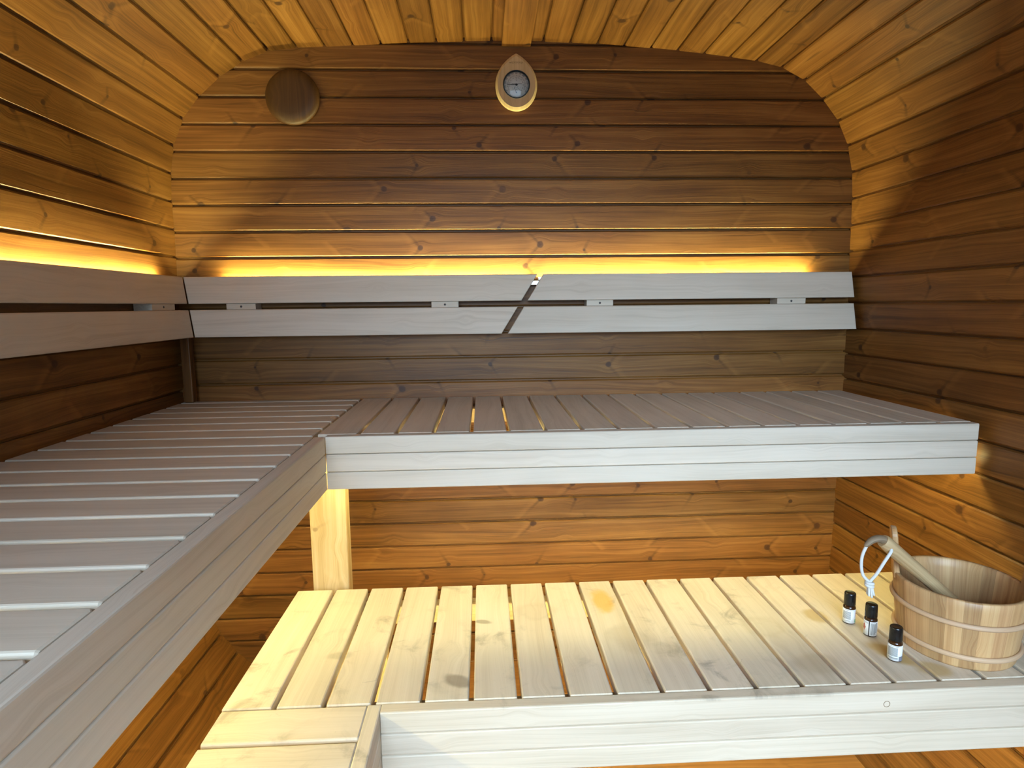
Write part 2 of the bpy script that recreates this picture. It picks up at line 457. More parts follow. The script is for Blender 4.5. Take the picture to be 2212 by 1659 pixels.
# ------------------------------------------------------------------ barrel shell
Z = EYE
YB = 1.94
half = [(-0.952, -0.29), (-0.946, -0.10), (-0.940, 0.10), (-0.938, 0.24), (-0.938, 0.345), (-0.927, 0.455), (-0.905, 0.525), (-0.868, 0.59),
        (-0.806, 0.655), (-0.735, 0.708), (-0.665, 0.744), (-0.590, 0.763), (-0.459, 0.771), (-0.300, 0.780), (-0.120, 0.788), (0.115, 0.793),
        (0.330, 0.789), (0.500, 0.779), (0.640, 0.768), (0.760, 0.755), (0.850, 0.744), (0.925, 0.729), (0.990, 0.704), (1.045, 0.664),
        (1.093, 0.616), (1.140, 0.555), (1.170, 0.485), (1.188, 0.405), (1.193, 0.32), (1.195, 0.20), (1.198, 0.05), (1.200, -0.10), (1.201, -0.29)]
ZM = -0.265
def resample(P, step=0.004):
    out = []
    for i in range(len(P) - 1):
        p0, p1, p2, p3 = [V((*P[max(0, min(len(P) - 1, k))], 0)) for k in (i - 1, i, i + 1, i + 2)]
        for k in range(24):
            t = k / 24
            out.append(0.5 * ((2 * p1) + (p2 - p0) * t + (2 * p0 - 5 * p1 + 4 * p2 - p3) * t * t + (3 * p1 - p0 - 3 * p2 + p3) * t ** 3))
    out.append(V((*P[-1], 0)))
    return out
upper = resample(half)
lower = [V((p.x, 2 * ZM - p.y, 0)) for p in upper if p.y > ZM]
ring_pts = [p for p in upper if p.y > ZM] + lower[::-1]         # left side up, over the top, right side down, back under
cum = [0.0]
for a, b in zip(ring_pts, ring_pts[1:] + ring_pts[:1]): cum.append(cum[-1] + (b - a).length)
TOTAL = cum[-1]
import bisect
def at(s):
    s %= TOTAL
    i = min(bisect.bisect_right(cum, s) - 1, len(ring_pts) - 1)
    a, b = ring_pts[i], ring_pts[(i + 1) % len(ring_pts)]
    t = (s - cum[i]) / max(1e-9, cum[i + 1] - cum[i])
    return a.lerp(b, t)
def arc_at_z(z, side):
    rng = [i for i, p in enumerate(ring_pts) if (p.x < 0.1) == (side < 0)]
    i = min(rng, key=lambda k: abs(ring_pts[k].y - z)); return cum[i]
PITCH = 0.0832
sL, sR = arc_at_z(0.409, -1), arc_at_z(0.413, 1)
sTop = min(range(len(ring_pts)), key=lambda k: abs(ring_pts[k].x - 0.115) + (10 if ring_pts[k].y < 0 else 0)); sTop = cum[sTop]
jl = [sL + PITCH * k for k in range(-40, 60) if sL + PITCH * k < sTop - 0.02]
jr = [sR + PITCH * k for k in range(-60, 40) if sR + PITCH * k > sTop + 0.02]
sBot = TOTAL * 0.5 + sTop if sTop < TOTAL / 2 else sTop - TOTAL / 2
lo_s = sBot - TOTAL if sBot > sTop else sBot
hi_s = lo_s + TOTAL
joints = [lo_s] + [s for s in jl if s > lo_s + 0.02] + [s for s in jr if s < hi_s - 0.02] + [hi_s]
GAP, DEP, CH = 0.0052, 0.0110, 0.0034
def shell(name, js, y0, y1, before=None):
    mb = MB()
    cen = V((0.12, ZM, 0))
    prev = None
    if before is not None:          # meet the neighbouring wall's last board without a gap
        pa, pb = at(before), at(js[0])
        d = (pb - pa).normalized(); inn = V((-d.y, d.x, 0))
        if inn.dot(cen - (pa + pb) / 2) < 0: inn = -inn
        prev = (pb - inn * DEP, pb - inn * 0.04)
    def P3(p, y): return V((p.x, y, p.y + Z))
    for a, b in zip(js, js[1:]):
        pa, pb = at(a), at(b)
        d = (pb - pa); w = d.length; d = d / w
        nrm = V((-d.y, d.x, 0))
        if nrm.dot(cen - (pa + pb) / 2) > 0: inn = nrm
        else: inn = -nrm
        lift = rnd.uniform(-0.0008, 0.0008)
        prof = [(0, -DEP), (GAP / 2, -DEP), (GAP / 2, -CH + lift), (GAP / 2 + CH, lift), (w - GAP / 2 - CH, lift), (w - GAP / 2, -CH + lift), (w - GAP / 2, -DEP), (w, -DEP)]
        pts = [pa + d * x + inn * y for x, y in prof]
        tone = rnd.random(); uo = (rnd.uniform(0, 60), rnd.uniform(0, 60))
        if prev is not None:
            for p, q in ((prev[0], pts[0]), (prev[1], pa - inn * 0.04)):
                if (p - q).length > 1e-6:
                    mb.face([P3(p, y0), P3(q, y0), P3(q, y1), P3(p, y1)], [(uo[0], uo[1]), (uo[0], uo[1] + 0.002), (uo[0] + y1 - y0, uo[1] + 0.002), (uo[0] + y1 - y0, uo[1])], tone)
        prev = (pts[-1], pb - inn * 0.04)
        for (p, q), (u0, u1) in zip(zip(pts, pts[1:]), zip(prof, prof[1:])):
            dl = u1[0] - u0[0]
            mb.face([P3(p, y0), P3(q, y0), P3(q, y1), P3(p, y1)],
                    [(uo[0], uo[1] + u0[0]), (uo[0], uo[1] + u1[0] + 0.001), (uo[0] + y1 - y0, uo[1] + u1[0] + 0.001), (uo[0] + y1 - y0, uo[1] + u0[0])], tone)
        # outside face and the end grain of the board
        oa, ob = pa - inn * 0.04, pb - inn * 0.04
        mb.face([P3(oa, y0), P3(oa, y1), P3(ob, y1), P3(ob, y0)], [(uo[0], uo[1]), (uo[0] + y1 - y0, uo[1]), (uo[0] + y1 - y0, uo[1] + w), (uo[0], uo[1] + w)], tone)
        for y in (y0, y1):
            poly = [P3(p, y) for p in pts] + [P3(ob, y), P3(oa, y)]
            mb.face(poly, [(uo[0], uo[1] + 0.01 * k) for k in range(len(poly))], tone)
    return struct(mb.build(name, THERMO))
def cut(s0, s1): return [s for s in joints if s0 - 1e-6 <= s <= s1 + 1e-6]
cl = min(joints, key=lambda s: abs(s - arc_at_z(0.70, -1)) )
cr = min(joints, key=lambda s: abs(s - arc_at_z(0.70, 1)))
shell('wall_left', cut(lo_s, cl), FY - 0.034, YB + 0.034)
shell('ceiling', cut(cl, cr), FY - 0.034, YB + 0.034, max(s for s in joints if s < cl))
shell('wall_right', cut(cr, hi_s), FY - 0.034, YB + 0.034, max(s for s in joints if s < cr))
# closing board over the last ceiling joint
mb = MB()
mb.plank((0.072, FY, Z + 0.776), (0, 1, 0), (1, 0, 0), (0, 0, 1), YB - FY - 0.002, 0.088, 0.016, r=0.002, tone=0.75)
struct(mb.build('trim_1', THERMO))

# back wall: boards run across
def x_range(z):
    xs = []
    n = len(ring_pts)
    for i in range(n):
        a, b = ring_pts[i], ring_pts[(i + 1) % n]
        if (a.y - z) * (b.y - z) <= 0 and a.y != b.y:
            xs.append(a.x + (b.x - a.x) * (z - a.y) / (b.y - a.y))
    return (min(xs), max(xs)) if xs else None
def end_wall(name, ypos, nrm, zs, hole=None):
    """boards laid across; nrm +1/-1 = the way the wall faces along Y"""
    mb = MB()
    for z0, z1 in zip(zs, zs[1:]):
        tops = [x_range(min(max(z, 2 * ZM - 0.79), 0.79)) for z in (z0, (z0 + z1) / 2, z1)]
        tops = [t for t in tops if t]
        xa, xb = min(t[0] for t in tops) - 0.025, max(t[1] for t in tops) + 0.025
        if z0 > 0.70: xa, xb = min(xa, -0.70), max(xb, 0.90)
        h = z1 - z0
        lift = rnd.uniform(-0.0006, 0.0006)
        prof = [(0, -DEP), (GAP / 2, -DEP), (GAP / 2, -CH + lift), (GAP / 2 + CH, lift), (h - GAP / 2 - CH, lift), (h - GAP / 2, -CH + lift), (h - GAP / 2, -DEP), (h, -DEP), (h, -0.035), (0, -0.035)]
        spans = [(xa, xb)]
        if hole and z1 + Z > hole[2] + 0.005 and z0 + Z < hole[3] - 0.005: spans = [(xa, hole[0]), (hole[1], xb)]
        for a, b in spans:
            rings = [[V((x, ypos + nrm * d, z0 + zz + Z)) for zz, d in prof] for x in (a, b)]
            mb.sweep(rings)
    return struct(mb.build(name, THERMO))
zj = [0.3913 + 0.0791 * k for k in range(-22, 6)] + [0.80]
zj = [q for q in zj if q > -1.33]
zj = [-1.335] + zj[:-2] + [0.7835, 0.83]
end_wall('wall_back', YB, -1, zj)
fz = [-1.335, DZ0 - Z] + [DZ0 - Z + 0.0862 * k for k in range(1, 17)]
fz[-1] = DZ1 - Z
fz += [0.76, 0.84]
fz = [q for q in fz if q <= 0.84]
end_wall('wall_front', FY, 1, fz, (DX0, DX1, DZ0, DZ1))
fr = MB()
for lo, hi in (((DX0 - 0.05, FY - 0.04, DZ0), (DX0, FY + 0.012, DZ1)), ((DX1, FY - 0.04, DZ0), (DX1 + 0.05, FY + 0.012, DZ1)),
               ((DX0 - 0.05, FY - 0.04, DZ1), (DX1 + 0.05, FY + 0.012, DZ1 + 0.05)), ((DX0 - 0.05, FY - 0.04, DZ0 - 0.05), (DX1 + 0.05, FY + 0.012, DZ0))):
    fr.box(lo, hi)
struct(fr.build('daylight_opening_1', PINE))  # frame of the added, unseen opening that lets the daylight in

# flat inner floor
mb = MB()
FZ = Z - 1.17
y = FY + 0.02
while y < YB - 0.02:
    w = min(0.188, YB - 0.01 - y)
    mb.plank((-0.72, y, FZ - 0.022), (1, 0, 0), (0, 1, 0), (0, 0, 1), 1.67, w - 0.003, 0.022, r=0.002)
    y += 0.19
struct(mb.build('floor', DECK))

# ------------------------------------------------------------------ benches
P = 0.0867
TH = 0.024
ZU, ZL = Z - 0.290, Z - 0.697        # tops of the upper and the foot benches
def fascia(parent, p0, p1, outward, ztop, mat):
    """three boards glued edge to edge"""
    a, b = V(p0), V(p1); L = (b - a); n = L.length; L = L / n
    O = V(outward)
    for k in range(3):
        mb = MB()
        z = ztop - 0.0416 * (k + 1)
        base = V((a.x, a.y, z + 0.0004)) - O * 0.0245
        mb.plank(base, L, (0, 0, 1), O, n, 0.0406, 0.0245, r=0.0028, er=0.0008, seg=2)
        mb.build('fascia_board', mat, parent)

# upper bench along the left wall
bl = thing('sauna_bench', (-0.65, 0.7, ZU), 'long pale slatted upper bench running along the left wall, its slats laid crosswise', 'bench', 'upper and foot benches')
y = 1.884 - P * 27
k = 0
edges = []
while True:
    g0 = 1.884 + P - P * k
    if g0 < -0.36: break
    edges.append(g0); k += 1
ys = [1.921] + [g for g in edges if g < 1.9]
for a, b in zip(ys, ys[1:]):
    mb = MB()
    hi, lo = a - (0.0045 if a < 1.92 else 0), b + 0.0045
    x1 = -0.3865 if lo < 1.36 else -0.3915
    mb.plank((-0.938, lo, ZU - TH), (1, 0, 0), (0, 1, 0), (0, 0, 1), x1 + 0.938, hi - lo, TH, r=0.0032, er=0.002)
    mb.build('slat', ASPEN, bl)
fascia(bl, (-0.3600, -0.36, 0), (-0.3600, 1.3535, 0), (1, 0, 0), ZU, ASPEN)
for x in (-0.88, -0.6575, -0.46):
    mb = MB(); mb.box((x, -0.35, ZU - TH - 0.045), (x + 0.035, 1.92, ZU - TH - 0.0005)); mb.build('bearer', PINE, bl)
led(bl, (-0.640, -0.3, ZU - 0.084), (-0.640, 1.75, ZU - 0.084), LEDS)

# upper bench along the back wall
bb = thing('sauna_bench', (0.40, 1.64, ZU), 'pale slatted upper bench along the back wall below the two-part backrest, daylit front', 'bench', 'upper and foot benches')
xs = [-0.383] + [-0.29 + P * k for k in range(0, 17)] + [1.1795]
for a, b in zip(xs, xs[1:]):
    mb = MB()
    lo = a + (0.0045 if a > -0.38 else 0); hi = b - (0.0042 if b < 1.17 else 0)
    mb.plank((hi, 1.3795, ZU - TH), (0, 1, 0), (-1, 0, 0), (0, 0, 1), 1.921 - 1.3795, hi - lo, TH, r=0.003, er=0.002)
    mb.build('slat', ASPEN, bb)
fascia(bb, (-0.3595, 1.354, 0), (1.1785, 1.354, 0), (0, -1, 0), ZU, ASPEN)
for y in (1.385, 1.84):
    mb = MB(); mb.box((-0.375, y, ZU - TH - 0.045), (1.178, y + 0.035, ZU - TH - 0.0005)); mb.build('bearer', PINE, bb)
mb = MB()
mb.plank((-0.3455, 1.500, 0.05), (0, 0, 1), (-1, 0, 0), (0, -1, 0), ZU - 0.0705 - 0.05, 0.089, 0.045, r=0.004, seg=3)
lab(mb.build('leg', PINE, bb), 'yellow pine post under the inner corner of the bench')
led(bb, (-0.36, 1.4025, ZU - 0.094), (1.165, 1.4025, ZU - 0.094), LEDU)

# foot bench in front of the back bench
fb = thing('sauna_bench', (0.35, 1.2, ZL), 'wide scuffed pale foot bench with a yellow stain, carrying the bucket and bottles', 'bench', 'upper and foot benches')
xs = [-0.468] + [-0.378 + P * k for k in range(0, 18)] + [1.188]
xs = [q for q in xs if q < 1.16 or q == 1.188]
for a, b in zip(xs, xs[1:]):
    mb = MB()
    lo = a + (0.0045 if a > -0.46 else 0); hi = b - (0.0042 if b < 1.18 else 0)
    y0 = 0.9965
    mb.plank((hi, y0, ZL - TH), (0, 1, 0), (-1, 0, 0), (0, 0, 1), 1.441 - y0, hi - lo, TH, r=0.003, er=0.002)
    mb.build('slat', ASPEN_FOOT, fb)
fascia(fb, (-0.1885, 0.9715, 0), (1.186, 0.9715, 0), (0, -1, 0), ZL, ASPEN_FOOT)
for y in (1.003, 1.39):
    mb = MB(); mb.box((-0.45, y, ZL - TH - 0.045), (1.18, y + 0.035, ZL - TH - 0.0005)); mb.build('bearer', PINE, fb)
for x, y in ((-0.30, 1.36),):
    mb = MB(); mb.box((x, y, FZ), (x + 0.06, y + 0.03, ZL - TH - 0.0005)); mb.build('leg', PINE, fb)
mb = MB()
mb.lathe([(0.0062, -0.001), (0.0062, 0.0003), (0.0056, 0.0005), (0.0050, 0.0003), (0.0050, -0.001)], 32, (0.719, 0.9715, Z - 0.722), ((1, 0, 0), (0, 0, 1), (0, -1, 0)))
lab(mb.build('plug_ring', WEATHERED, fb), 'thin ring round a wooden plug')
led(fb, (-0.44, 1.0205, ZL - 0.079), (1.05, 1.0205, ZL - 0.079), LEDL)

# foot bench turning towards the door under the left bench
fl = thing('sauna_bench', (-0.33, 0.6, ZL), 'short pale foot bench section at the bottom edge below the left bench', 'bench', 'upper and foot benches')
ye = [0.9935] + [0.9065 - P * k for k in range(0, 10)]
for a, b in zip(ye, ye[1:]):
    mb = MB()
    hi = a - (0.001 if a > 0.99 else 0.0042); lo = b + 0.0042
    mb.plank((-0.466, lo, ZL - TH), (1, 0, 0), (0, 1, 0), (0, 0, 1), -0.2135 + 0.466, hi - lo, TH, r=0.003, er=0.002)
    mb.build('slat', ASPEN_FOOT, fl)
fascia(fl, (-0.1890, ye[-1] + 0.004, 0), (-0.1890, 0.9935, 0), (1, 0, 0), ZL, ASPEN_FOOT)
for x in (-0.44, -0.25):
    mb = MB(); mb.box((x, ye[-1] + 0.01, ZL - TH - 0.045), (x + 0.03, 0.965, ZL - TH - 0.0005)); mb.build('bearer', PINE, fl)
for x, y in ((-0.44, 0.20), (-0.28, 0.20), (-0.44, 0.90)):
    mb = MB(); mb.box((x, y, FZ), (x + 0.04, y + 0.04, ZL - TH - 0.045)); mb.build('leg', PINE, fl)

# ------------------------------------------------------------------ backrests
BT, BB_ = (0.040, 0.0955), (0.0775, -0.0865)         # distance from the wall and height, top and bottom of the front face
sl = V((0, -(BB_[0] - BT[0]), BB_[1] - BT[1])).normalized()      # down the face, for the back wall
def face_pt(z):        # distance of the front face from the wall at height z
    t = (z - BT[1]) / (BB_[1] - BT[1]); return BT[0] + (BB_[0] - BT[0]) * t
SLATS = ((0.0955, 0.0140), (-0.0045, -0.0865))
BTH = 0.017
def back_slat(name, parent, corners, wall):
    """corners: (a, z) x4 front outline; a = position along the wall; wall 'back' or 'left'"""
    def W(a, z, depth):
        d = face_pt(z) - depth
        if wall == 'back': return V((a, YB - d, Z + z))
        return V((-0.945 + d, a, Z + z))
    mb = MB()
    c = sum((V((a, z)) for a, z in corners), V((0, 0))) / 4
    def ring(ins, depth):
        out = []
        for a, z in corners:
            v = V((a, z)); q = v + V((-(ins if a > c.x else -ins), -(ins if z > c.y else -ins)))
            out.append(W(q.x, q.y, depth))
        return out
    e = 0.003
    rings = [ring(e, 0), ring(e * 0.3, e * 0.3), ring(0, e), ring(0, BTH - e), ring(e, BTH)]
    tone = rnd.random(); uo = (rnd.uniform(0, 60), rnd.uniform(0, 60))
    n = 4
    for k in range(len(rings) - 1):
        for i in range(4):
            j = (i + 1) % 4
            pts = [rings[k][i], rings[k][j], rings[k + 1][j], rings[k + 1][i]]
            uvs = [(uo[0] + corners[q][0], uo[1] + corners[q][1] + dd) for q, dd in ((i, 0), (j, 0), (j, 0.005), (i, 0.005))]
            mb.face(pts, uvs, tone)
    mb.face(rings[0], [(uo[0] + a, uo[1] + z) for a, z in corners], tone)
    mb.face(rings[-1][::-1], [(uo[0] + a, uo[1] + z) for a, z in corners[::-1]], tone)
    return mb.build(name, ASPEN, parent)
def blocks(parent, spans, wall):
    for a0, a1 in spans:
        z0, z1 = -0.040, 0.050
        mb = MB()
        d = [(face_pt(z) - BTH - 0.0005, z) for z in (z0, z1)]
        nose = face_pt(0.005) - 0.006
        # back plate behind both slats with a tongue filling the gap between them
        prof = [(0.004, z0), (d[0][0], z0), (face_pt(-0.004) - BTH - 0.0005, -0.0040), (nose, -0.0038), (nose, 0.0132), (face_pt(0.0135) - BTH - 0.0005, 0.0134), (d[1][0], z1), (0.004, z1)]
        if wall == 'back': rings = [[V((a, YB - q, Z + z)) for q, z in prof] for a in (a0, a1)]
        else: rings = [[V((-0.945 + q, a, Z + z)) for q, z in prof] for a in (a0, a1)]
        mb.sweep(rings, tone=0.8)
        b = mb.build('spacer_block', ASPEN, parent)
        s = MB(); c = (a0 + a1) / 2
        if wall == 'back': s.lathe([(0.0001, 0.0012), (0.0025, 0.0010), (0.0034, 0.0)], 16, (c, YB - nose, Z + 0.0047), ((1, 0, 0), (0, 0, 1), (0, -1, 0)))
        else: s.lathe([(0.0001, 0.0012), (0.0025, 0.0010), (0.0034, 0.0)], 16, (-0.945 + nose, c, Z + 0.0047), ((0, -1, 0), (0, 0, 1), (1, 0, 0)))
        lab(s.build('screw', DARKSTEEL, b), 'dark screw head')
def cutx(z): return 0.169 + (z - 0.088) * (0.169 - 0.058) / 0.176
XR = 1.183
def mitre_x(z): return -0.945 + face_pt(z)        # 45 degree corner with the left backrest
def mitre_y(z): return YB - face_pt(z)

r1 = thing('backrest', (-0.35, YB - 0.03, Z), 'left half of the back wall backrest, from the corner to the slanted cut', 'backrest', 'backrests')
r2 = thing('backrest', (0.65, YB - 0.03, Z), 'right half of the back wall backrest, from the slanted cut to the right wall', 'backrest', 'backrests')
r3 = thing('backrest', (-0.90, 0.9, Z), 'two-slat pale backrest fixed along the left wall, cut off by the left edge', 'backrest', 'backrests')
for zt, zb in SLATS:
    back_slat('backrest_slat', r1, [(mitre_x(zt) + 0.001, zt), (cutx(zt), zt), (cutx(zb), zb), (mitre_x(zb) + 0.001, zb)], 'back')
    back_slat('backrest_slat', r2, [(cutx(zt) + 0.019, zt), (XR, zt), (XR + 0.003, zb), (cutx(zb) + 0.019, zb)], 'back')
    back_slat('backrest_slat', r3, [(mitre_y(zt) - 0.001, zt), (FY + 0.25, zt), (FY + 0.25, zb), (mitre_y(zb) - 0.001, zb)], 'left')
blocks(r1, ((-0.776, -0.689), (-0.156, -0.073)), 'back')
blocks(r2, ((0.327, 0.410), (0.936, 1.028)), 'back')
blocks(r3, ((1.690, 1.812), (0.95, 1.05), (0.25, 0.35)), 'left')
led(r1, (-0.800, YB - 0.0175, Z + 0.082), (0.150, YB - 0.0175, Z + 0.082), LEDB, 0.0035, 0.004, True)
led(r2, (0.178, YB - 0.0175, Z + 0.082), (1.055, YB - 0.0175, Z + 0.082), LEDB, 0.0035, 0.004, True)
led(r3, (-0.945 + 0.0175, -0.30, Z + 0.082), (-0.945 + 0.0175, 1.815, Z + 0.082), LEDB, 0.0035, 0.004, True)
def channel(parent, lo, hi):
    mb = MB(); mb.box(lo, hi); lab(mb.build('led_channel', STEEL, parent), 'metal channel under the light strip')
channel(r1, (-0.86, YB - 0.0265, Z + 0.0620), (0.150, YB - 0.0012, Z + 0.0772))
channel(r2, (0.152, YB - 0.0265, Z + 0.0620), (1.178, YB - 0.0012, Z + 0.0772))
channel(r3, (-0.9405, -0.60, Z + 0.0575), (-0.945 + 0.0265, 1.895, Z + 0.0772))
mb = MB()
mb.box((-0.927, 1.893, ZU + 0.0005), (-0.899, 1.921, Z - 0.088), tone=0.3)
lab(mb.build('corner_post', THERMO, r3), 'brown post holding the backrest up in the corner')

# ------------------------------------------------------------------ round wooden vent cover
vx, vz = -0.556, Z + 0.624
ve = thing('vent_cover', (vx, YB, vz), 'round dished dark wooden vent cover at the top left of the back wall', 'vent cover')
mb = MB()
AX = ((1, 0, 0), (0, 0, 1), (0, -1, 0))
mb.lathe([(0.0001, 0.0290), (0.020, 0.0290), (0.050, 0.0284), (0.064, 0.0268), (0.0725, 0.0232), (0.0780, 0.0175), (0.0800, 0.0115), (0.0795, 0.0080), (0.0740, 0.0050), (0.0001, 0.0050)], 72, (vx, YB, vz), AX)
# flat planar grain on the dish
for i, f in enumerate(mb.f):
    mb.uv[i] = [(3.0 + mb.v[q][2], 7.0 + mb.v[q][0]) for q in f]
d_ = mb.build('dish', VENT, ve)
mb = MB(); mb.lathe([(0.028, -0.001), (0.028, 0.006), (0.0001, 0.006)], 32, (vx, YB, vz), AX)
mb.build('spindle', VENT, ve)

# ------------------------------------------------------------------ thermometer
tx, tz, ty = 0.1150, Z + 0.6625, YB - 0.002
th = thing('thermometer', (tx, ty, tz), 'drop-shaped wooden sauna thermometer with a round grey dial on the back wall', 'thermometer')
def outline(sc_, n=96):
    pts = []
    for i in range(n):
        t = 2 * math.pi * i / n - math.pi / 2          # start at the bottom
        # rounded below, pointed like a drop above
        x = 0.0635 * math.cos(t)
        if math.sin(t) <= 0:
            zz = -0.0715 * abs(math.sin(t)) ** 1.0 - 0.002
            x = 0.0635 * math.cos(t)
        else:
            s = math.sin(t) ; a = t
            k = (a) / (math.pi / 2) if a <= math.pi / 2 else (math.pi - a) / (math.pi / 2)
            zz = -0.002 + 0.0925 * k
            w = 0.0635 * (1 - k ** 2.15) ** 0.86
            x = math.copysign(w, math.cos(t)) if k < 0.999 else 0.0
        pts.append((x, zz))
    return [(x * sc_[0], z * sc_[1]) for x, z in pts]
mb = MB()
rings = []
for sx, d in ((1.0, 0.0), (1.0, 0.010), (0.985, 0.0125), (0.905, 0.0165), (0.895, 0.017)):
    rings.append([V((tx + x, ty - d, tz + z)) for x, z in outline((sx, sx if sx > 0.95 else sx))])
mb.sweep(rings, caps=False)
fr_ = rings[-1]; c0 = V((tx, ty - 0.017, tz))
n = len(fr_)
hole = [V((tx + 0.0412 * math.cos(2 * math.pi * i / n - math.pi / 2), ty - 0.017, tz + 0.0412 * math.sin(2 * math.pi * i / n - math.pi / 2))) for i in range(n)]
hole2 = [V((p.x, ty - 0.010, p.z)) for p in hole]
for A_, B_ in ((fr_, hole), (hole, hole2)):
    for i in range(n):
        j = (i + 1) % n
        mb.face([A_[i], A_[j], B_[j], B_[i]], [(0, 0)] * 4, 0.5)
mb.face(hole2, [(0, 0)] * n, 0.5)
mb.face(rings[0][::-1], [(0, 0)] * n, 0.5)
for i, f in enumerate(mb.f):
    mb.uv[i] = [(11.0 + mb.v[q][2], 5.0 + mb.v[q][0] * 1.0) for q in f]; mb.tone[i] = 0.5
mb.build('wooden_body', DIALWOOD, th)
DY = ty - 0.0125
mb = MB(); mb.lathe([(0.0001, 0.0), (0.0395, 0.0), (0.0395, -0.002), (0.0001, -0.002)], 64, (tx, DY, tz), AX)
dial = mb.build('dial', DIAL, th)
mb = MB(); mb.lathe([(0.0412, -0.002), (0.0412, 0.0052), (0.0405, 0.0058), (0.0395, 0.0052), (0.0388, 0.0), (0.0388, -0.002)], 64, (tx, DY, tz), AX)
mb.build('bezel', DARKSTEEL, th)
mb = MB()
mb.lathe([(0.0001, 0.0092)] + [(0.0386 * k / 8, 0.0030 + 0.0062 * (1 - (k / 8) ** 2)) for k in range(1, 9)] +
         [(0.0386 * k / 8, 0.0018 + 0.0062 * (1 - (k / 8) ** 2)) for k in range(8, 0, -1)] + [(0.0001, 0.0080)], 64, (tx, DY, tz), AX)
mb.build('dial_glass', GLASS, th)
def text_mesh(s, size):
    cu = bpy.data.curves.new('t', 'FONT'); cu.body = s; cu.size = size; cu.align_x = 'CENTER'; cu.align_y = 'CENTER'
    cu.resolution_u = 3
    o = bpy.data.objects.new('t', cu); col.objects.link(o)
    dg = bpy.context.evaluated_depsgraph_get(); dg.update()
    me = bpy.data.meshes.new_from_object(o.evaluated_get(dg))
    V_ = [v.co.copy() for v in me.vertices]; F_ = [list(p.vertices) for p in me.polygons]
    bpy.data.objects.remove(o); bpy.data.meshes.remove(me); bpy.data.curves.remove(cu)
    return V_, F_
def put_text(mb, s, size, x, z, y, rot=0.0, slant=0.0, ps=None):
    V_, F_ = text_mesh(s, size)
    c, sn = math.cos(rot), math.sin(rot)
    P_ = [V((x + c * (v.x + slant * v.y) - sn * v.y, y, z + sn * v.x + c * v.y)) for v in V_]
    for f in F_:
        mb.face([P_[k] for k in f], [(0, 0)] * len(f), 0.5)
def bar(mb, x0, z0, x1, z1, w, y, t=0.0003, w1=None):
    a, b = V((x0, 0, z0)), V((x1, 0, z1)); d = (b - a).normalized(); p = V((-d.z, 0, d.x))
    w1 = w if w1 is None else w1
    q = [a + p * w / 2, b + p * w1 / 2, b - p * w1 / 2, a - p * w / 2]
    mb.sweep([[V((v.x, y, v.z)) for v in q], [V((v.x, y - t, v.z)) for v in q]], tone=0.5)
YT = DY - 0.0003
mb = MB()
# Celsius scale: 60 at the top, 20 degrees of arc per 10 degrees
for i, s in enumerate(('0', '10', '20', '30', '40', '50', '60', '70', '80', '90', '100', '110', '120')):
    a = math.radians(90 + (6 - i) * 20.0)
    put_text(mb, s, 0.0068, tx + 0.0335 * math.cos(a), tz + 0.0335 * math.sin(a), YT, a - math.pi / 2)
for i, s in enumerate(('50', '70', '90', '110', '130', '150', '170', '190', '210', '230')):
    a = math.radians(90 + (4.2 - i) * 24.0)
    put_text(mb, s, 0.0036, tx + 0.0205 * math.cos(a), tz + 0.0205 * math.sin(a), YT, a - math.pi / 2)
put_text(mb, '°C', 0.0058, tx, tz + 0.0125, YT)
put_text(mb, '°F', 0.0036, tx, tz + 0.0168, YT)
for i, s in enumerate(('0', '20', '40', '60', '80', '100')):
    a = math.radians(160 - i * 28)
    put_text(mb, s, 0.0030, tx + 0.0165 * math.cos(a), tz - 0.0215 + 0.0165 * math.sin(a), YT, a - math.pi / 2)
put_text(mb, '%', 0.0042, tx, tz - 0.0130, YT)
lab(mb.build('numerals', INK, dial), 'black temperature and humidity numerals')
mb = MB()
for i in range(61):
    a = math.radians(90 + 120 - i * 4.0)
    r0, r1_ = 0.0250, 0.0285 if i % 5 == 0 else 0.0268
    bar(mb, tx + r0 * math.cos(a), tz + r0 * math.sin(a), tx + r1_ * math.cos(a), tz + r1_ * math.sin(a), 0.0007 if i % 5 == 0 else 0.0004, YT)
for i in range(29):
    a0, a1 = math.radians(160 - i * 5), math.radians(160 - (i + 1) * 5)
    bar(mb, tx + 0.0130 * math.cos(a0), tz - 0.0215 + 0.0130 * math.sin(a0), tx + 0.0130 * math.cos(a1), tz - 0.0215 + 0.0130 * math.sin(a1), 0.0005, YT)
bar(mb, tx - 0.0145, tz + 0.0026, tx + 0.0160, tz + 0.0026, 0.0013, YT)
lab(mb.build('scale_marks', INK, dial), 'black scale lines')
mb = MB()
bar(mb, tx + 0.005, tz - 0.0004, tx - 0.0285, tz + 0.0004, 0.0020, YT - 0.0010, 0.0004, 0.0009)
mb.lathe([(0.0001, 0.0022), (0.0030, 0.0018), (0.0030, 0.0)], 24, (tx, YT - 0.0004, tz), AX)
mb.build('temperature_needle', BLACK, th)
mb = MB()
bar(mb, tx - 0.0005, tz - 0.0225, tx - 0.0075, tz - 0.0060, 0.0014, YT - 0.0010, 0.0004, 0.0007)
mb.lathe([(0.0001, 0.0018), (0.0018, 0.0015), (0.0018, 0.0)], 24, (tx - 0.0005, YT - 0.0004, tz - 0.0222), AX)
mb.build('humidity_needle', BLACK, th)
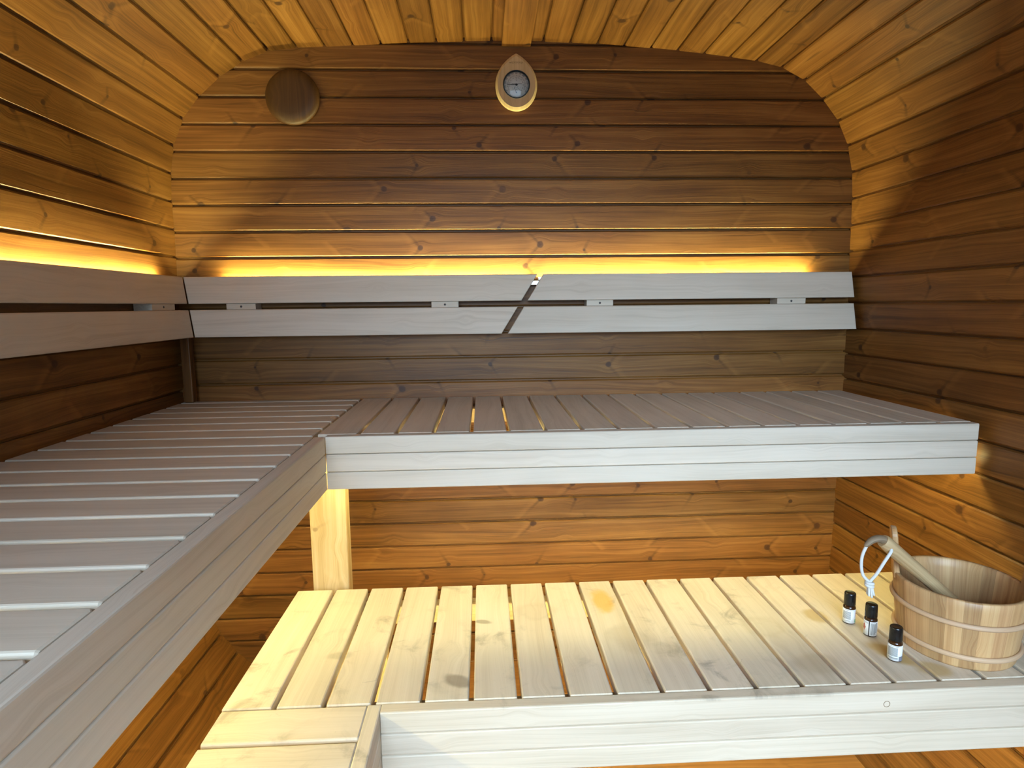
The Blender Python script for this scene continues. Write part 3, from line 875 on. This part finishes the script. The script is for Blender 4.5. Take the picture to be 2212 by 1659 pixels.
# small branded mark burnt into the wood above the dial (an unreadable script word with a leaf-like stroke)
mb = MB()
YW = ty - 0.0171
zz0 = tz + 0.0615
q = [(-0.021, 0.0), (-0.0165, 0.0016), (-0.0165, -0.0016)]
bar(mb, tx - 0.0215, zz0, tx - 0.0160, zz0 + 0.0015, 0.0009, YW); bar(mb, tx - 0.0215, zz0, tx - 0.0160, zz0 - 0.0015, 0.0009, YW)
xx = tx - 0.0145
for i in range(15):
    h0 = 0.0014 * math.sin(i * 1.9) - 0.0004; h1 = 0.0014 * math.sin((i + 1) * 1.9) - 0.0004
    bar(mb, xx + i * 0.0023, zz0 + h0, xx + (i + 1) * 0.0023, zz0 + h1, 0.0009, YW)
bar(mb, tx - 0.010, zz0 - 0.0012, tx - 0.0115, zz0 - 0.0034, 0.0009, YW)
bar(mb, tx + 0.0175, zz0 - 0.0010, tx + 0.0160, zz0 - 0.0034, 0.0009, YW)
bar(mb, tx - 0.0145, zz0 + 0.0022, tx + 0.0200, zz0 + 0.0020, 0.0005, YW)
lab(mb.build('burnt_mark', BURN, th), 'small burnt-in script mark')

# ------------------------------------------------------------------ bucket
bx, by = 0.955, 1.113
RB, RT, BH = 0.100, 0.1145, 0.140
bk = thing('wooden_bucket', (bx, by, ZL), 'round pale stave bucket with two wooden hoops on the foot bench', 'bucket')
NS = 26; SEG = NS * 4
tones = []
for i in range(NS):
    tones += [rnd.random()] * 4
TT = 0.0095
def rad(h): return RB + (RT - RB) * h / BH
mb = MB()
H_ = [0.004, 0.03, 0.06, 0.09, 0.12, BH - 0.002]
prof = [(rad(0) - TT, 0.0), (rad(0) - 0.002, 0.0)] + [(rad(h), h) for h in H_] + [(rad(BH) - 0.002, BH), (rad(BH) - TT + 0.002, BH)] + [(rad(h) - TT, h) for h in H_[::-1]] + [(rad(0) - TT, 0.0)]
mb.lathe(prof, SEG, (bx, by, ZL), tones=tones)
# each stave gets its own piece of grain
offs = [(rnd.uniform(0, 50), rnd.uniform(0, 50)) for _ in range(NS)]
for i in range(len(mb.f)):
    o_ = offs[(i % SEG) // 4]
    mb.uv[i] = [(a + o_[0], b + o_[1]) for a, b in mb.uv[i]]
mb.build('staves', BUCKET, bk)
mb = MB(); mb.lathe([(0.0001, 0.012), (rad(0.02) - TT + 0.001, 0.012), (rad(0.02) - TT + 0.001, 0.022), (0.0001, 0.022)], 64, (bx, by, ZL))
for i, f in enumerate(mb.f): mb.uv[i] = [(mb.v[q][1], mb.v[q][0]) for q in f]
mb.build('base', BUCKET, bk)
for h in (0.026, 0.092):
    mb = MB(); R_ = rad(h)
    pr_ = []
    for k in range(13):
        t = 2 * math.pi * k / 12
        pr_.append((R_ + 0.0030 + 0.0042 * math.cos(t), h + 0.0050 * math.sin(t)))
    mb.lathe(pr_, 96, (bx, by, ZL))
    for i in range(len(mb.uv)): mb.uv[i] = [(b, a) for a, b in mb.uv[i]]
    mb.build('hoop', HOOP, bk)
def ear(ang, tall):
    mb = MB()
    a = math.radians(ang); er_ = V((math.cos(a), math.sin(a), 0)); et = V((-math.sin(a), math.cos(a), 0))
    c = V((bx, by, ZL)) + er_ * (RT - TT * 0.55)
    slope = (RT - RB) / BH
    pts = []
    hw = 0.020
    n_ = 10
    shape = [(-hw, -0.012), (-hw, tall - hw * 0.8)] + [(-hw * math.cos(math.pi * k / n_), tall - hw * 0.8 + hw * 0.8 * math.sin(math.pi * k / n_)) for k in range(1, n_)] + [(hw, tall - hw * 0.8), (hw, -0.012)]
    rings = []
    for d, ins in ((-0.0055, 0.0015), (-0.004, 0), (0.004, 0), (0.0055, 0.0015)):
        ring = []
        for w, h in shape:
            ww = w - math.copysign(ins, w); hh = h - (ins if h > 0 else 0)
            ring.append(c + et * ww + V((0, 0, BH + hh)) + er_ * (d + slope * hh))
        rings.append(ring)
    mb.sweep(rings, tone=rnd.random(), along=False)
    return lab(mb.build('ear', BUCKET, bk), 'tall stave rising above the rim')
ear(152, 0.092)
ear(-28, 0.092)

# ------------------------------------------------------------------ ladle standing in the bucket
la = thing('ladle', (0.95, 1.11, ZL + 0.022), 'wooden ladle leaning in the bucket with a knotted white cord at its handle end', 'ladle')
mb = MB()
A0 = V((0.980, 1.128, Z - 0.632)); T0 = V((0.788, 1.105, Z - 0.4725))
dirv = (T0 - A0)
pts = [A0 - dirv * 0.05, A0, A0 + dirv * 0.35, A0 + dirv * 0.65, A0 + dirv * 0.90, T0 + V((0.003, 0, -0.0015)), T0 + V((-0.004, 0, 0.0035))]
tube(mb, pts, [0.0105, 0.0115, 0.0128, 0.0138, 0.0142, 0.0136, 0.0122], n=20, sub=6)
handle = mb.build('handle', LADLE, la)
mb = MB()
tube(mb, [T0 + V((0.004, 0.001, 0.0010)), T0 + V((-0.006, 0, 0.0062)), T0 + V((-0.016, -0.001, 0.0080)), T0 + V((-0.027, -0.001, 0.0045)), T0 + V((-0.037, -0.001, -0.0045)), T0 + V((-0.0395, -0.001, -0.0080))],
     [0.0116, 0.0104, 0.0090, 0.0076, 0.0052, 0.0022], n=18, sub=6, flat=((0, 0, 1), 0.72))
lab(mb.build('hook', WEATHERED, handle), 'greyed hooked tip of the handle')
mb = MB()
# round wooden scoop at the bottom
zdir = V((0, 0, 1))
sc0 = V((0.985, 1.128, ZL + 0.024))
mb.lathe([(0.0001, 0.0), (0.024, 0.0), (0.029, 0.003), (0.032, 0.034), (0.0315, 0.036), (0.0285, 0.035), (0.025, 0.006), (0.0001, 0.005)], 40, sc0)
mb.build('scoop', LADLE, la)
mb = MB()
kz = V((0.757, 1.096, Z - 0.5535))
tip = T0 + V((-0.036, -0.001, -0.005)); hol = T0 + V((0.006, -0.0125, -0.013))
tube(mb, [hol + V((0.0, 0.008, 0.004)), hol, hol + V((-0.013, -0.002, -0.020)), hol + V((-0.026, 0, -0.046)), kz + V((0.002, 0, 0.006)), kz], 0.0031, n=10)
tube(mb, [tip + V((0.004, 0, 0.001)), tip, tip + V((-0.008, 0, -0.020)), tip + V((-0.009, 0, -0.042)), tip + V((-0.004, 0, -0.062)), kz + V((-0.002, 0, 0.004)), kz], 0.0031, n=10)
for k in range(2):
    kk = [kz + V((0.0062 * math.cos(t), 0.0055 * math.sin(t), 0.0022 * math.sin(t * 0.5 + k) - 0.004 * k)) for t in [2 * math.pi * i / 8 for i in range(9)]]
    tube(mb, kk, 0.0032, n=8, sub=4)
for k in range(7):
    a = 2 * math.pi * k / 7
    d = V((math.cos(a), math.sin(a), 0))
    tube(mb, [kz + d * 0.0015, kz + d * 0.0040 + V((0.002, 0, -0.010)), kz + d * 0.0058 + V((0.004, 0, -0.023 - 0.002 * (k % 3)))], 0.0022, n=7, sub=4)
lab(mb.build('cord', CORD, la), 'knotted white cord loop with frayed end')

# ------------------------------------------------------------------ oil bottles
def patch(bmb, r, a0, a1, z0, z1, n=10, base=(0, 0, 0), t=0.00012):
    """strip of print wrapped round the bottle"""
    b = V(base)
    rings = []
    for i in range(n + 1):
        a = math.radians(a0 + (a1 - a0) * i / n)
        d = V((math.cos(a), math.sin(a), 0))
        rings.append([b + d * r + V((0, 0, z0)), b + d * r + V((0, 0, z1)), b + d * (r + t) + V((0, 0, z1)), b + d * (r + t) + V((0, 0, z0))])
    bmb.sweep(rings, tone=0.5)
VIEW = {0: -124.0, 1: -125.0, 2: -127.0}
def bottle(i, x, y, label):
    o = (x, y, ZL)
    t = thing('oil_bottle', o, label, 'bottle', 'small bottles of sauna oil')
    mb = MB()
    mb.lathe([(0.0001, 0.0), (0.0110, 0.0), (0.0124, 0.0012), (0.0126, 0.003), (0.0126, 0.0345), (0.0122, 0.0375), (0.0108, 0.0400), (0.0085, 0.0415), (0.0085, 0.0430)], 40, o)
    mb.build('glass_body', AMBER, t)
    mb = MB()
    mb.lathe([(0.0090, 0.0415), (0.0116, 0.0416), (0.0119, 0.0425), (0.0114, 0.0662), (0.0108, 0.0682), (0.0098, 0.0690), (0.0090, 0.0686), (0.0001, 0.0686)], 40, o)
    mb.build('cap', BLACK, t)
    mb = MB(); r = 0.01275
    pr_ = [(r - 0.0002, 0.0030), (r, 0.0030), (r, 0.0340), (r - 0.0002, 0.0340)]
    mb.lathe(pr_, 48, o)
    lb = mb.build('paper_label', PAPER, t)
    v = VIEW[i]
    rr = r + 0.00004
    def print_(name, m, specs):
        q = MB()
        for a0, a1, z0, z1 in specs: patch(q, rr, v + a0, v + a1, z0, z1, base=o)
        return q.build(name, m, lb)
    if i == 0:
        print_('text_block', GREYINK, [(-58, 18, 0.0120 + 0.0022 * k, 0.0120 + 0.0022 * k + 0.0017) for k in range(8)] + [(-35, 20, 0.0315, 0.0326), (-30, 12, 0.0078, 0.0088)])
        print_('colour_spot', GREENINK, [(58, 88, 0.0045, 0.0120)])
        print_('colour_band', PINKINK, [(66, 88, 0.0180, 0.0270)])
    elif i == 1:
        print_('dark_seam', INK, [(-14, -5, 0.0030, 0.0340)])
        print_('text_block', GREYINK, [(4 + 0, 9, 0.006, 0.031), (12, 17, 0.0055, 0.0315), (20, 24, 0.007, 0.030), (27, 31, 0.006, 0.031), (36, 46, 0.007, 0.030), (50, 62, 0.010, 0.032)] + [(-70, -20, 0.0290 + 0.002 * k, 0.0297 + 0.002 * k) for k in range(2)])
        print_('flower_print', REDINK, [(-72, -48, 0.0150, 0.0250), (-66, -40, 0.0175, 0.0215), (-60, -50, 0.0120, 0.0275)])
    else:
        print_('text_block', GREYINK, [(-58, 24, 0.0120 + 0.0020 * k, 0.0120 + 0.0020 * k + 0.0017) for k in range(9)] + [(-50, 26, 0.0068, 0.0095), (-45, 30, 0.0316, 0.0323)])
        print_('dark_corner', DARKINK, [(36, 88, 0.0030, 0.0125)])
    return t
bottle(0, 0.792, 1.207, 'small black-capped oil bottle farthest back of the three, nearest the cord')
bottle(1, 0.806, 1.155, 'small black-capped oil bottle in the middle, red print and dark seam on its label')
bottle(2, 0.797, 1.066, 'small black-capped oil bottle nearest the front edge, grey label block with dark corner')
